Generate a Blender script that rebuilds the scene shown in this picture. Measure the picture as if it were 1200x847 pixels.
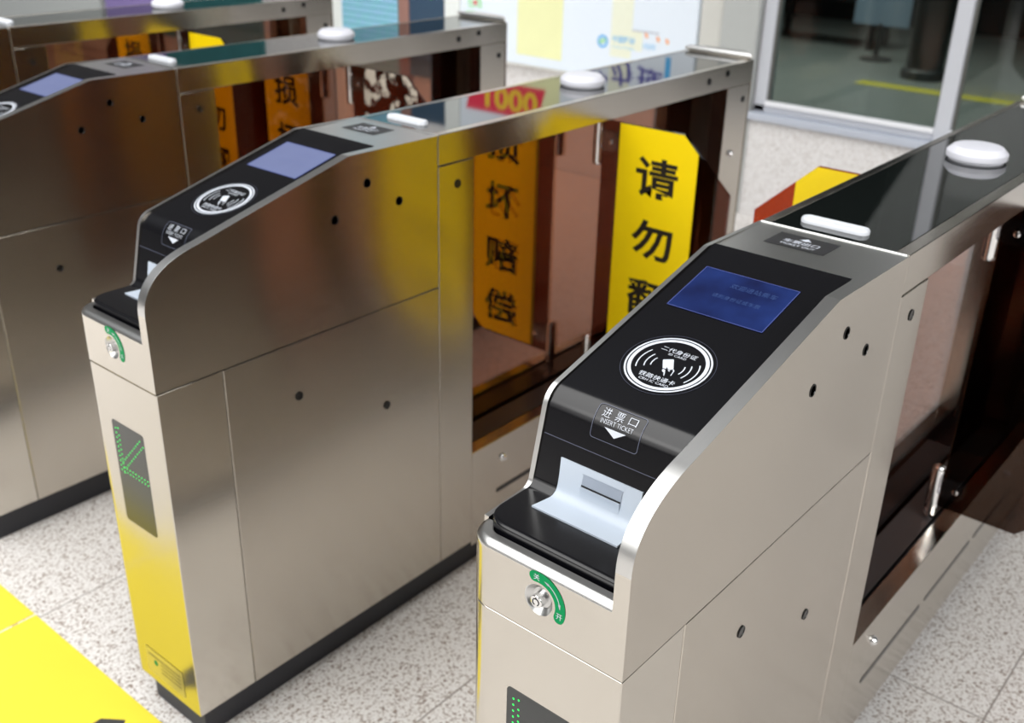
import bpy, bmesh, math, random
from mathutils import Vector, Matrix

for _o in list(bpy.data.objects):
    bpy.data.objects.remove(_o)
SC = bpy.context.scene
COL = SC.collection
random.seed(7)

# ------------------------------------------------------------------ camera
cam_data = bpy.data.cameras.new('camera')
cam = bpy.data.objects.new('camera', cam_data)
COL.objects.link(cam)
SC.camera = cam
_f = Vector((0.6968, 0.5739, -0.4303)).normalized()
_r = Vector((0.6438, -0.7648, 0.0225))
_r = (_r - _f * _r.dot(_f)).normalized()
_u = _r.cross(_f)
cam.matrix_world = Matrix(((_r.x, _u.x, -_f.x, -0.6973), (_r.y, _u.y, -_f.y, -0.6353), (_r.z, _u.z, -_f.z, 1.4483), (0, 0, 0, 1)))
cam_data.sensor_fit = 'HORIZONTAL'
cam_data.sensor_width = 36.0
cam_data.lens = 36.0 * 1227.06 / 1200.0
cam_data.clip_start = 0.02
cam_data.dof.use_dof = True
cam_data.dof.focus_distance = 1.10
cam_data.dof.aperture_fstop = 6.0

# ------------------------------------------------------------------ render look, world, lights
SC.view_settings.view_transform = 'Standard'
SC.view_settings.look = 'None'
SC.view_settings.gamma = 1.0
SC.view_settings.exposure = 0.0
try:
    SC.view_settings.use_curve_mapping = False
except Exception:
    pass
SC.cycles.use_denoising = True
SC.cycles.transparent_max_bounces = 32
SC.cycles.max_bounces = 12
SC.cycles.glossy_bounces = 6

world = bpy.data.worlds.new('world')
SC.world = world
world.use_nodes = True
wn = world.node_tree.nodes
wl = world.node_tree.links
wn.clear()
w_out = wn.new('ShaderNodeOutputWorld')
w_bg = wn.new('ShaderNodeBackground')
w_tc = wn.new('ShaderNodeTexCoord')
w_dot = wn.new('ShaderNodeVectorMath')
w_dot.operation = 'DOT_PRODUCT'
w_dot.inputs[1].default_value = (-0.35, 0.20, 0.91)
w_ramp = wn.new('ShaderNodeValToRGB')
w_map = wn.new('ShaderNodeMapRange')
w_map.inputs[1].default_value = -1.0
w_map.inputs[2].default_value = 1.0
wl.new(w_tc.outputs['Generated'], w_dot.inputs[0])
wl.new(w_dot.outputs['Value'], w_map.inputs[0])
wl.new(w_map.outputs[0], w_ramp.inputs[0])
wl.new(w_ramp.outputs[0], w_bg.inputs[0])
wl.new(w_bg.outputs[0], w_out.inputs[0])
e = w_ramp.color_ramp.elements
e[0].position = 0.35
e[0].color = (0.07, 0.062, 0.055, 1)
e[1].position = 0.96
e[1].color = (0.55, 0.57, 0.60, 1)
m_ = w_ramp.color_ramp.elements.new(0.80)
m_.color = (0.10, 0.10, 0.10, 1)
w_bg.inputs[1].default_value = 1.0

def area(name, loc, target, sx, sy, power, col=(1, 1, 1), spread=180):
    l = bpy.data.lights.new(name, 'AREA')
    l.shape = 'RECTANGLE'
    l.size = sx
    l.size_y = sy
    l.energy = power
    l.color = col
    l.spread = math.radians(spread)
    o = bpy.data.objects.new(name, l)
    COL.objects.link(o)
    o.location = loc
    d = Vector(target) - Vector(loc)
    o.rotation_euler = d.to_track_quat('-Z', 'Y').to_euler()
    return o

area('ceiling_skylight', (-1.8, 1.5, 4.0), (-0.3, 1.4, 0), 3.2, 6.6, 232, (1, 0.985, 0.96))
area('entrance_daylight', (-4.5, 1.0, 2.6), (0.5, 0.6, 0.4), 4.0, 2.6, 55, (1, 0.99, 0.97))
area('side_fill', (-0.6, -4.2, 3.2), (0.8, -0.4, 0), 3.5, 2.0, 190, (1, 0.99, 0.97))  # added out of view to brighten the floor right of the nearest gate
area('rear_wall_fill', (2.95, 3.4, 3.2), (3.05, 3.4, 0), 0.5, 11.5, 105, (1, 0.99, 0.97), 84)  # added lamp to brighten the back wall, spread kept off the gates
area('hall_fill', (6.8, 1.5, 3.1), (6.8, 1.5, 0), 3.0, 5.0, 85, (0.95, 1.0, 0.98), 110)  # added unseen lamp that lifts the dark hall floor behind the glass

# ------------------------------------------------------------------ materials
MATS = {}

def nodes_of(name):
    m = bpy.data.materials.new(name)
    m.use_nodes = True
    nt = m.node_tree
    b = nt.nodes.get('Principled BSDF')
    return m, nt, b

def flat(name, col, rough=0.5, metal=0.0, spec=0.5, var=0.04, scale=40.0, emit=None, coat=0.0, ior=1.5):
    """plain procedural surface with a faint noise variation"""
    m, nt, b = nodes_of(name)
    tc = nt.nodes.new('ShaderNodeTexCoord')
    n = nt.nodes.new('ShaderNodeTexNoise')
    n.inputs['Scale'].default_value = scale
    nt.links.new(tc.outputs['Object'], n.inputs['Vector'])
    mx = nt.nodes.new('ShaderNodeMix')
    mx.data_type = 'RGBA'
    mx.inputs[6].default_value = tuple(c * (1 - var) for c in col) + (1,)
    mx.inputs[7].default_value = tuple(min(1, c * (1 + var)) for c in col) + (1,)
    nt.links.new(n.outputs['Fac'], mx.inputs[0])
    nt.links.new(mx.outputs[2], b.inputs['Base Color'])
    b.inputs['Roughness'].default_value = rough
    b.inputs['Metallic'].default_value = metal
    b.inputs['Specular IOR Level'].default_value = spec
    b.inputs['IOR'].default_value = ior
    b.inputs['Coat Weight'].default_value = coat
    b.inputs['Coat Roughness'].default_value = 0.05
    if emit:
        b.inputs['Emission Color'].default_value = emit[:3] + (1,)
        b.inputs['Emission Strength'].default_value = emit[3]
    MATS[name] = m
    return m

def steel(name, col, rough, streak=(1.5, 1.5, 60.0), aniso=0.5, amp=0.10):
    m, nt, b = nodes_of(name)
    tc = nt.nodes.new('ShaderNodeTexCoord')
    mp = nt.nodes.new('ShaderNodeMapping')
    mp.inputs['Scale'].default_value = streak
    n = nt.nodes.new('ShaderNodeTexNoise')
    n.inputs['Scale'].default_value = 14.0
    n.inputs['Detail'].default_value = 4.0
    nt.links.new(tc.outputs['Object'], mp.inputs['Vector'])
    nt.links.new(mp.outputs[0], n.inputs['Vector'])
    big = nt.nodes.new('ShaderNodeTexNoise')
    big.inputs['Scale'].default_value = 3.5
    nt.links.new(tc.outputs['Object'], big.inputs['Vector'])
    mr = nt.nodes.new('ShaderNodeMapRange')
    mr.inputs[3].default_value = rough * (1 - amp * 2)
    mr.inputs[4].default_value = rough * (1 + amp * 2)
    nt.links.new(n.outputs['Fac'], mr.inputs[0])
    nt.links.new(mr.outputs[0], b.inputs['Roughness'])
    mx = nt.nodes.new('ShaderNodeMix')
    mx.data_type = 'RGBA'
    mx.inputs[6].default_value = tuple(c * (1 - amp) for c in col) + (1,)
    mx.inputs[7].default_value = tuple(min(1, c * (1 + amp)) for c in col) + (1,)
    ad = nt.nodes.new('ShaderNodeMath')
    ad.operation = 'MULTIPLY_ADD'
    ad.inputs[1].default_value = 0.5
    nt.links.new(n.outputs['Fac'], ad.inputs[0])
    hb = nt.nodes.new('ShaderNodeMath')
    hb.operation = 'MULTIPLY'
    hb.inputs[1].default_value = 0.5
    nt.links.new(big.outputs['Fac'], hb.inputs[0])
    nt.links.new(hb.outputs[0], ad.inputs[2])
    nt.links.new(ad.outputs[0], mx.inputs[0])
    nt.links.new(mx.outputs[2], b.inputs['Base Color'])
    b.inputs['Metallic'].default_value = 1.0
    b.inputs['Anisotropic'].default_value = aniso
    wv = nt.nodes.new('ShaderNodeTexNoise')      # sheet metal is never quite flat
    wv.inputs['Scale'].default_value = 2.2
    wv.inputs['Detail'].default_value = 0.0
    nt.links.new(tc.outputs['Object'], wv.inputs['Vector'])
    bp = nt.nodes.new('ShaderNodeBump')
    bp.inputs['Strength'].default_value = 0.6
    bp.inputs['Distance'].default_value = 0.03
    nt.links.new(wv.outputs['Fac'], bp.inputs['Height'])
    nt.links.new(bp.outputs[0], b.inputs['Normal'])
    tg = nt.nodes.new('ShaderNodeTangent')
    tg.direction_type = 'RADIAL'
    tg.axis = 'Z'
    nt.links.new(tg.outputs[0], b.inputs['Tangent'])
    b.inputs['Anisotropic Rotation'].default_value = 0.25
    MATS[name] = m
    return m

def tinted(name, tint, gloss=1.0, rough=0.02, ior=1.45):
    m, nt, b = nodes_of(name)
    nt.nodes.remove(b)
    out = [n for n in nt.nodes if n.type == 'OUTPUT_MATERIAL'][0]
    tr = nt.nodes.new('ShaderNodeBsdfTransparent')
    tr.inputs[0].default_value = tint + (1,)
    gl = nt.nodes.new('ShaderNodeBsdfGlossy')
    gl.inputs['Color'].default_value = (gloss, gloss, gloss, 1)
    gl.inputs['Roughness'].default_value = rough
    fr = nt.nodes.new('ShaderNodeFresnel')
    fr.inputs[0].default_value = ior
    tc = nt.nodes.new('ShaderNodeTexCoord')
    n = nt.nodes.new('ShaderNodeTexNoise')
    n.inputs['Scale'].default_value = 6.0
    nt.links.new(tc.outputs['Object'], n.inputs['Vector'])
    mr = nt.nodes.new('ShaderNodeMapRange')
    mr.inputs[3].default_value = rough
    mr.inputs[4].default_value = rough * 1.5
    nt.links.new(n.outputs['Fac'], mr.inputs[0])
    nt.links.new(mr.outputs[0], gl.inputs['Roughness'])
    mx = nt.nodes.new('ShaderNodeMixShader')
    ge = nt.nodes.new('ShaderNodeNewGeometry')
    bf = nt.nodes.new('ShaderNodeMapRange')
    bf.inputs[3].default_value = ior
    bf.inputs[4].default_value = 1.0 / ior
    nt.links.new(ge.outputs['Backfacing'], bf.inputs[0])
    nt.links.new(bf.outputs[0], fr.inputs[0])
    nt.links.new(fr.outputs[0], mx.inputs[0])
    nt.links.new(tr.outputs[0], mx.inputs[1])
    nt.links.new(gl.outputs[0], mx.inputs[2])
    nt.links.new(mx.outputs[0], out.inputs[0])
    MATS[name] = m
    return m

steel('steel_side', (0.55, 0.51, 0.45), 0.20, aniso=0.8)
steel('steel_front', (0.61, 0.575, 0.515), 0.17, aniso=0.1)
steel('steel_rim', (0.62, 0.62, 0.61), 0.30, streak=(2, 40, 2), aniso=0.0, amp=0.06)
flat('plate_dark', (0.045, 0.04, 0.04), 0.25)
steel('chrome', (0.80, 0.80, 0.80), 0.10, aniso=0.0, amp=0.03)
flat('black_panel', (0.0035, 0.0035, 0.005), 0.20, spec=0.5, var=0.25, scale=120)
flat('black_seam', (0.02, 0.02, 0.022), 0.5)
flat('kick_black', (0.018, 0.019, 0.026), 0.45)
flat('sensor_black', (0.006, 0.006, 0.006), 0.22)
flat('white_ink', (0.66, 0.70, 0.78), 0.4)
flat('grey_ink', (0.10, 0.11, 0.16), 0.35)
flat('faint_ink', (0.05, 0.055, 0.085), 0.35)
flat('inlet_white', (0.54, 0.61, 0.70), 0.38, var=0.02)
flat('inlet_grey', (0.33, 0.38, 0.46), 0.45, var=0.02)
flat('dome_white', (0.74, 0.75, 0.82), 0.35, var=0.01)
flat('bar_white', (0.74, 0.77, 0.82), 0.3, var=0.02)
flat('sticker_yellow', (0.90, 0.66, 0.0), 0.38, var=0.03, scale=25)
flat('sticker_ink', (0.012, 0.010, 0.008), 0.4)
flat('green_label', (0.0, 0.27, 0.085), 0.6, spec=0.15, var=0.03)
flat('glass_top', (0.006, 0.008, 0.0075), 0.03, var=0.1, ior=2.0)
flat('led_window', (0.030, 0.033, 0.032), 0.16, spec=0.5)
flat('led_green', (0.0, 0.25, 0.04), 0.4, emit=(0.02, 1.0, 0.12, 1.3))
flat('plate_metal', (0.62, 0.58, 0.40), 0.3, metal=0.9)
flat('plate_ink', (0.16, 0.13, 0.06), 0.4)
tinted('acrylic_window', (0.53, 0.34, 0.255))
tinted('acrylic_flap', (0.40, 0.21, 0.15))
tinted('acrylic_amber', (0.68, 0.21, 0.065))
tinted('acrylic_smoke', (0.26, 0.17, 0.12))
tinted('clear_clamp', (0.80, 0.80, 0.82), rough=0.08, ior=1.8)
tinted('window_glass', (0.62, 0.68, 0.66), rough=0.01)
flat('frame_white', (0.58, 0.60, 0.65), 0.35, var=0.02)
flat('frame_bright', (0.88, 0.89, 0.92), 0.4, var=0.02)
flat('sill_grey', (0.50, 0.54, 0.62), 0.4, var=0.03)
flat('gasket_dark', (0.10, 0.10, 0.09), 0.6)

def screen_mat():
    m, nt, b = nodes_of('lcd_screen')
    tc = nt.nodes.new('ShaderNodeTexCoord')
    n = nt.nodes.new('ShaderNodeTexNoise')
    n.inputs['Scale'].default_value = 16.0
    n.inputs['Detail'].default_value = 3.0
    nt.links.new(tc.outputs['Object'], n.inputs['Vector'])
    cr = nt.nodes.new('ShaderNodeValToRGB')
    cr.color_ramp.elements[0].position = 0.3
    cr.color_ramp.elements[0].color = (0.005, 0.012, 0.085, 1)
    cr.color_ramp.elements[1].position = 0.72
    cr.color_ramp.elements[1].color = (0.018, 0.05, 0.25, 1)
    nt.links.new(n.outputs['Fac'], cr.inputs[0])
    nt.links.new(cr.outputs[0], b.inputs['Emission Color'])
    b.inputs['Emission Strength'].default_value = 0.75
    b.inputs['Base Color'].default_value = (0.003, 0.004, 0.012, 1)
    b.inputs['Roughness'].default_value = 0.16
    MATS['lcd_screen'] = m
screen_mat()
flat('lcd_text', (0.01, 0.015, 0.04), 0.3, emit=(0.035, 0.08, 0.24, 0.8))
flat('lcd_angle_glare', (0.05, 0.06, 0.10), 0.2, var=0.2, scale=30, emit=(0.18, 0.21, 0.40, 0.8))
flat('lcd_edge', (0.06, 0.08, 0.25), 0.25)

def granite(name, base, specks, joint=None, tint=1.0, rough=0.45):
    m, nt, b = nodes_of(name)
    L = nt.links
    tc = nt.nodes.new('ShaderNodeTexCoord')
    v = nt.nodes.new('ShaderNodeTexVoronoi')
    v.inputs['Scale'].default_value = 210.0
    L.new(tc.outputs['Object'], v.inputs['Vector'])
    n = nt.nodes.new('ShaderNodeTexNoise')
    n.inputs['Scale'].default_value = 150.0
    n.inputs['Detail'].default_value = 3.0
    n.inputs['Roughness'].default_value = 0.65
    L.new(tc.outputs['Object'], n.inputs['Vector'])
    cr = nt.nodes.new('ShaderNodeValToRGB')
    cr.color_ramp.interpolation = 'LINEAR'
    els = cr.color_ramp.elements
    els[0].position = 0.33
    els[0].color = specks[0] + (1,)
    els[1].position = 0.505
    els[1].color = base + (1,)
    x = els.new(0.415)
    x.color = specks[1] + (1,)
    L.new(n.outputs['Fac'], cr.inputs[0])
    cr2 = nt.nodes.new('ShaderNodeValToRGB')
    e2 = cr2.color_ramp.elements
    e2[0].position = 0.05
    e2[0].color = specks[2] + (1,)
    e2[1].position = 0.20
    e2[1].color = (1, 1, 1, 1)
    sep = nt.nodes.new('ShaderNodeSeparateColor')
    L.new(v.outputs['Color'], sep.inputs[0])
    L.new(sep.outputs[0], cr2.inputs[0])
    mul = nt.nodes.new('ShaderNodeMix')
    mul.data_type = 'RGBA'
    mul.blend_type = 'MULTIPLY'
    mul.inputs[0].default_value = 1.0
    L.new(cr.outputs[0], mul.inputs[6])
    L.new(cr2.outputs[0], mul.inputs[7])
    last = mul.outputs[2]
    if joint:
        sx = nt.nodes.new('ShaderNodeSeparateXYZ')
        L.new(tc.outputs['Object'], sx.inputs[0])
        masks = []
        for ax, off, per in (('X', joint[0], joint[1]), ('Y', joint[2], joint[3])):
            a = nt.nodes.new('ShaderNodeMath')
            a.operation = 'SUBTRACT'
            a.inputs[1].default_value = off
            L.new(sx.outputs[ax], a.inputs[0])
            p = nt.nodes.new('ShaderNodeMath')
            p.operation = 'PINGPONG'
            p.inputs[1].default_value = per / 2
            L.new(a.outputs[0], p.inputs[0])
            c = nt.nodes.new('ShaderNodeMath')
            c.operation = 'LESS_THAN'
            c.inputs[1].default_value = 0.0016
            L.new(p.outputs[0], c.inputs[0])
            masks.append(c)
        mx = nt.nodes.new('ShaderNodeMath')
        mx.operation = 'MAXIMUM'
        L.new(masks[0].outputs[0], mx.inputs[0])
        L.new(masks[1].outputs[0], mx.inputs[1])
        j = nt.nodes.new('ShaderNodeMix')
        j.data_type = 'RGBA'
        j.inputs[7].default_value = (0.28, 0.25, 0.23, 1)
        L.new(mx.outputs[0], j.inputs[0])
        L.new(last, j.inputs[6])
        last = j.outputs[2]
    L.new(last, b.inputs['Base Color'])
    b.inputs['Roughness'].default_value = rough
    MATS[name] = m
    return m

granite('granite_floor', (0.82, 0.80, 0.78), ((0.27, 0.22, 0.19), (0.60, 0.555, 0.52), (0.46, 0.39, 0.35)), joint=(1.05, 1.2, 1.222, 0.8))
granite('granite_wall', (0.84, 0.83, 0.83), ((0.36, 0.34, 0.33), (0.66, 0.64, 0.63), (0.7, 0.66, 0.63)))
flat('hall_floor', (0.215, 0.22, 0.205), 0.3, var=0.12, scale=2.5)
flat('yellow_paint', (0.88, 0.72, 0.045), 0.5, var=0.03, scale=8)
flat('yellow_line', (0.50, 0.42, 0.03), 0.5)
flat('paint_dark', (0.05, 0.05, 0.05), 0.5)
flat('pillar_beige', (0.62, 0.62, 0.58), 0.5, var=0.03)
flat('pillar_grey', (0.46, 0.48, 0.47), 0.5, var=0.03)
flat('wall_paint', (0.50, 0.50, 0.47), 0.6, var=0.03)
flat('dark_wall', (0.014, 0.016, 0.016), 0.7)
flat('poster_white', (0.80, 0.88, 0.97), 0.45, var=0.01)
flat('poster_yellow', (0.86, 0.88, 0.50), 0.45, var=0.05, scale=6)
flat('poster_pale', (0.85, 0.88, 0.72), 0.45, var=0.03)
flat('poster_cyan', (0.10, 0.48, 0.90), 0.45)
flat('poster_light_cyan', (0.35, 0.66, 0.92), 0.45)
flat('poster_indigo', (0.08, 0.07, 0.36), 0.45)
flat('poster_red', (0.80, 0.03, 0.08), 0.45)
flat('poster_orange', (0.95, 0.38, 0.10), 0.45)
flat('poster_gold', (0.90, 0.62, 0.03), 0.45)
flat('poster_green', (0.25, 0.75, 0.22), 0.45)
flat('poster_grey', (0.50, 0.52, 0.58), 0.45)
flat('board_navy', (0.035, 0.07, 0.12), 0.35)
flat('board_leaf', (0.02, 0.22, 0.08), 0.5)
flat('post_brown', (0.30, 0.16, 0.13), 0.5)
flat('dark_metal', (0.02, 0.022, 0.022), 0.4)
flat('notice_blue', (0.28, 0.36, 0.46), 0.5)
flat('teal_panel', (0.03, 0.17, 0.18), 0.4, var=0.3, scale=5)
flat('purple_panel', (0.42, 0.32, 0.72), 0.4, var=0.1)
flat('pale_panel', (0.80, 0.84, 0.82), 0.45, var=0.04)

def glue_mat():
    # torn paper and glue: patches, thicker along the rim of the old sticker
    m, nt, b = nodes_of('glue_white')
    L = nt.links
    out = [n for n in nt.nodes if n.type == 'OUTPUT_MATERIAL'][0]
    b.inputs['Base Color'].default_value = (0.46, 0.41, 0.34, 1)
    b.inputs['Roughness'].default_value = 0.7
    tr = nt.nodes.new('ShaderNodeBsdfTransparent')
    tc = nt.nodes.new('ShaderNodeTexCoord')
    n = nt.nodes.new('ShaderNodeTexNoise')
    n.inputs['Scale'].default_value = 26.0
    n.inputs['Detail'].default_value = 5.0
    L.new(tc.outputs['Object'], n.inputs['Vector'])
    sx = nt.nodes.new('ShaderNodeSeparateXYZ')
    L.new(tc.outputs['Generated'], sx.inputs[0])
    pk = []
    for ax in 'YZ':
        a = nt.nodes.new('ShaderNodeMath')
        a.operation = 'SUBTRACT'
        a.inputs[1].default_value = 0.5
        L.new(sx.outputs[ax], a.inputs[0])
        c = nt.nodes.new('ShaderNodeMath')
        c.operation = 'ABSOLUTE'
        L.new(a.outputs[0], c.inputs[0])
        pk.append(c)
    mx = nt.nodes.new('ShaderNodeMath')
    mx.operation = 'MAXIMUM'
    L.new(pk[0].outputs[0], mx.inputs[0])
    L.new(pk[1].outputs[0], mx.inputs[1])
    mr = nt.nodes.new('ShaderNodeMapRange')
    mr.inputs[1].default_value = 0.36
    mr.inputs[2].default_value = 0.48
    mr.inputs[3].default_value = 0.0
    mr.inputs[4].default_value = 0.09
    L.new(mx.outputs[0], mr.inputs[0])
    ad = nt.nodes.new('ShaderNodeMath')
    ad.operation = 'ADD'
    L.new(mr.outputs[0], ad.inputs[0])
    L.new(n.outputs['Fac'], ad.inputs[1])
    cr = nt.nodes.new('ShaderNodeMapRange')
    cr.inputs[1].default_value = 0.54
    cr.inputs[2].default_value = 0.62
    L.new(ad.outputs[0], cr.inputs[0])
    ms = nt.nodes.new('ShaderNodeMixShader')
    L.new(cr.outputs[0], ms.inputs[0])
    L.new(tr.outputs[0], ms.inputs[1])
    L.new(b.outputs[0], ms.inputs[2])
    L.new(ms.outputs[0], out.inputs[0])
    MATS['glue_white'] = m
glue_mat()

def tile_mat():
    m, nt, b = nodes_of('blue_tiles')
    tc = nt.nodes.new('ShaderNodeTexCoord')
    sx = nt.nodes.new('ShaderNodeSeparateXYZ')
    nt.links.new(tc.outputs['Object'], sx.inputs[0])
    cb = nt.nodes.new('ShaderNodeCombineXYZ')
    nt.links.new(sx.outputs['Y'], cb.inputs[0])
    nt.links.new(sx.outputs['Z'], cb.inputs[1])
    br = nt.nodes.new('ShaderNodeTexBrick')
    br.offset = 0.0
    br.inputs['Scale'].default_value = 1.0
    br.inputs['Brick Width'].default_value = 0.034
    br.inputs['Row Height'].default_value = 0.034
    br.inputs['Mortar Size'].default_value = 0.004
    br.inputs['Color1'].default_value = (0.30, 0.62, 0.72, 1)
    br.inputs['Color2'].default_value = (0.34, 0.56, 0.80, 1)
    br.inputs['Mortar'].default_value = (0.10, 0.38, 0.46, 1)
    nt.links.new(cb.outputs[0], br.inputs['Vector'])
    nt.links.new(br.outputs['Color'], b.inputs['Base Color'])
    b.inputs['Roughness'].default_value = 0.4
    MATS['blue_tiles'] = m
tile_mat()

# ------------------------------------------------------------------ mesh helpers
_TEXT = {}
def glyphs(body, bold=0.0):
    """outline of a line of writing as flat polygons, normalised to its own bounding box"""
    key = (body, bold)
    if key in _TEXT:
        return _TEXT[key]
    c = bpy.data.curves.new('writing', 'FONT')
    c.body = body
    c.offset = bold
    c.resolution_u = 3
    o = bpy.data.objects.new('writing', c)
    COL.objects.link(o)
    dg = bpy.context.evaluated_depsgraph_get()
    dg.update()
    me = bpy.data.meshes.new_from_object(o.evaluated_get(dg))
    vs = [(v.co.x, v.co.y) for v in me.vertices]
    fs = [tuple(p.vertices) for p in me.polygons]
    bpy.data.objects.remove(o)
    bpy.data.curves.remove(c)
    bpy.data.meshes.remove(me)
    x0, x1 = min(v[0] for v in vs), max(v[0] for v in vs)
    y0, y1 = min(v[1] for v in vs), max(v[1] for v in vs)
    r = ([((x - x0) / (x1 - x0), (y - y0) / (y1 - y0)) for x, y in vs], fs, (x1 - x0) / (y1 - y0))
    _TEXT[key] = r
    return r

class MB:
    def __init__(self):
        self.v, self.f, self.m = [], [], []
    def add(self, vs, fs, m=0):
        n = len(self.v)
        self.v += [tuple(p) for p in vs]
        for q in fs:
            self.f.append(tuple(i + n for i in q))
            self.m.append(m)
        return self
    def box(self, x0, x1, y0, y1, z0, z1, m=0):
        vs = [(x, y, z) for x in (x0, x1) for y in (y0, y1) for z in (z0, z1)]
        return self.add(vs, [(0, 1, 3, 2), (4, 6, 7, 5), (0, 4, 5, 1), (2, 3, 7, 6), (0, 2, 6, 4), (1, 5, 7, 3)], m)
    def prism(self, poly, a, b, axis, m=0):
        def P(p, t):
            return {'x': (t, p[0], p[1]), 'y': (p[0], t, p[1]), 'z': (p[0], p[1], t)}[axis]
        n = len(poly)
        vs = [P(p, a) for p in poly] + [P(p, b) for p in poly]
        fs = [tuple(range(n)), tuple(range(2 * n - 1, n - 1, -1))]
        fs += [(i, (i + 1) % n, n + (i + 1) % n, n + i) for i in range(n)]
        return self.add(vs, fs, m)
    def lathe(self, prof, c, axis='z', n=24, m=0):
        """prof: (radius, height) from bottom to top, closed with caps"""
        c = Vector(c)
        ax = {'z': (Vector((1, 0, 0)), Vector((0, 1, 0)), Vector((0, 0, 1))),
              'y': (Vector((1, 0, 0)), Vector((0, 0, 1)), Vector((0, -1, 0))),
              'x': (Vector((0, -1, 0)), Vector((0, 0, 1)), Vector((-1, 0, 0)))}[axis]
        vs, fs = [], []
        for r, h in prof:
            for k in range(n):
                t = 2 * math.pi * k / n
                vs.append(c + ax[0] * (r * math.cos(t)) + ax[1] * (r * math.sin(t)) + ax[2] * h)
        for i in range(len(prof) - 1):
            for k in range(n):
                k2 = (k + 1) % n
                fs.append((i * n + k, i * n + k2, (i + 1) * n + k2, (i + 1) * n + k))
        fs.append(tuple(range(n - 1, -1, -1)))
        b = (len(prof) - 1) * n
        fs.append(tuple(range(b, b + n)))
        return self.add(vs, fs, m)
    def shape(self, pts, mapf, m=0):
        """a flat polygon of (u, v) points through a map into space"""
        return self.add([mapf(u, v) for u, v in pts], [tuple(range(len(pts)))], m)
    def ring(self, r0, r1, mapf, a0=0.0, a1=360.0, n=72, m=0, cap=False):
        vs, fs = [], []
        k = max(3, int(n * abs(a1 - a0) / 360))
        for i in range(k + 1):
            t = math.radians(a0 + (a1 - a0) * i / k)
            vs.append(mapf(r0 * math.cos(t), r0 * math.sin(t)))
            vs.append(mapf(r1 * math.cos(t), r1 * math.sin(t)))
        for i in range(k):
            fs.append((2 * i, 2 * i + 1, 2 * i + 3, 2 * i + 2))
        self.add(vs, fs, m)
        if cap:
            rm, rr = (r0 + r1) / 2, abs(r1 - r0) / 2
            for a, s in ((a0, -1), (a1, 1)):
                t = math.radians(a)
                c = (rm * math.cos(t), rm * math.sin(t))
                sg = s if a1 > a0 else -s
                pts = []
                for q in range(9):
                    w = t + sg * math.pi * q / 8
                    pts.append((c[0] + rr * math.cos(w), c[1] + rr * math.sin(w)))
                self.shape(pts, mapf, m)
        return self
    def text(self, body, u, v, w, h, mapf, m=0, bold=0.0):
        """writing with its bounding box centred on (u, v), w wide and h high"""
        vs, fs, asp = glyphs(body, bold)
        if w is None:
            w = h * asp
        if h is None:
            h = w / asp
        return self.add([mapf(u + (x - .5) * w, v + (y - .5) * h) for x, y in vs], fs, m)
    def build(self, name, mats, parent=None, bevel=0.0, seg=2, smooth=35, fix=False):
        me = bpy.data.meshes.new(name)
        me.from_pydata(self.v, [], self.f)
        for mm in ([mats] if isinstance(mats, str) else mats):
            me.materials.append(MATS[mm])
        for p, i in zip(me.polygons, self.m):
            p.material_index = i
        if fix or bevel:
            bm = bmesh.new()
            bm.from_mesh(me)
            bmesh.ops.recalc_face_normals(bm, faces=bm.faces)
            bm.to_mesh(me)
            bm.free()
        if smooth:
            for p in me.polygons:
                p.use_smooth = True
            me.set_sharp_from_angle(angle=math.radians(smooth))
        o = bpy.data.objects.new(name, me)
        COL.objects.link(o)
        if parent:
            o.parent = parent
        if bevel:
            b = o.modifiers.new('bevel', 'BEVEL')
            b.width = bevel
            b.segments = seg
            b.limit_method = 'ANGLE'
            b.angle_limit = math.radians(40)
            b.harden_normals = False
        w_ = o.modifiers.new('normals', 'WEIGHTED_NORMAL')
        w_.keep_sharp = True
        w_.weight = 80
        return o

def fillet(pts, rad, seg=6):
    out = [pts[0]]
    for i in range(1, len(pts) - 1):
        p, a, b, r = Vector(pts[i]), Vector(pts[i - 1]), Vector(pts[i + 1]), rad[i]
        if r <= 0:
            out.append(tuple(p))
            continue
        d1, d2 = (a - p).normalized(), (b - p).normalized()
        ang = d1.angle(d2)
        t = r / math.tan(ang / 2)
        c = p + (d1 + d2).normalized() * (r / math.sin(ang / 2))
        s, e_ = p + d1 * t - c, p + d2 * t - c
        for k in range(seg + 1):
            q = k / seg
            om = s.angle(e_)
            w = (s * math.sin((1 - q) * om) + e_ * math.sin(q * om)) / math.sin(om)
            out.append(tuple(c + w))
    out.append(pts[-1])
    return out

def roundrect(u0, u1, v0, v1, r, n=5):
    pts = []
    for cu, cv, a in ((u1 - r, v1 - r, 0), (u0 + r, v1 - r, 90), (u0 + r, v0 + r, 180), (u1 - r, v0 + r, 270)):
        for k in range(n + 1):
            t = math.radians(a + 90 * k / n)
            pts.append((cu + r * math.cos(t), cv + r * math.sin(t)))
    return pts

def tag(o, label, cat, group=None):
    o['label'] = label
    o['category'] = cat
    if group:
        o['group'] = group
    return o

def struct(o):
    o['kind'] = 'structure'
    return o

def empty(name, loc=(0, 0, 0)):
    o = bpy.data.objects.new(name, None)
    o.location = loc
    o.empty_display_size = 0.1
    COL.objects.link(o)
    return o

def copy_tree(o, parent=None, skip=()):
    c = o.copy()
    COL.objects.link(c)
    if parent:
        c.parent = parent
    for ch in list(o.children):
        if ch not in skip:
            copy_tree(ch, c, skip)
    return c

# ------------------------------------------------------------------ setting: floor, walls, window
WX = 3.6          # the wall behind the gates
struct(MB().box(-7, WX, -8, 12, -0.1, 0.0).build('floor', 'granite_floor'))
struct(MB().box(WX, 11, -8, 12, -0.1, -0.001).build('floor_hall', 'hall_floor'))

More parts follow.
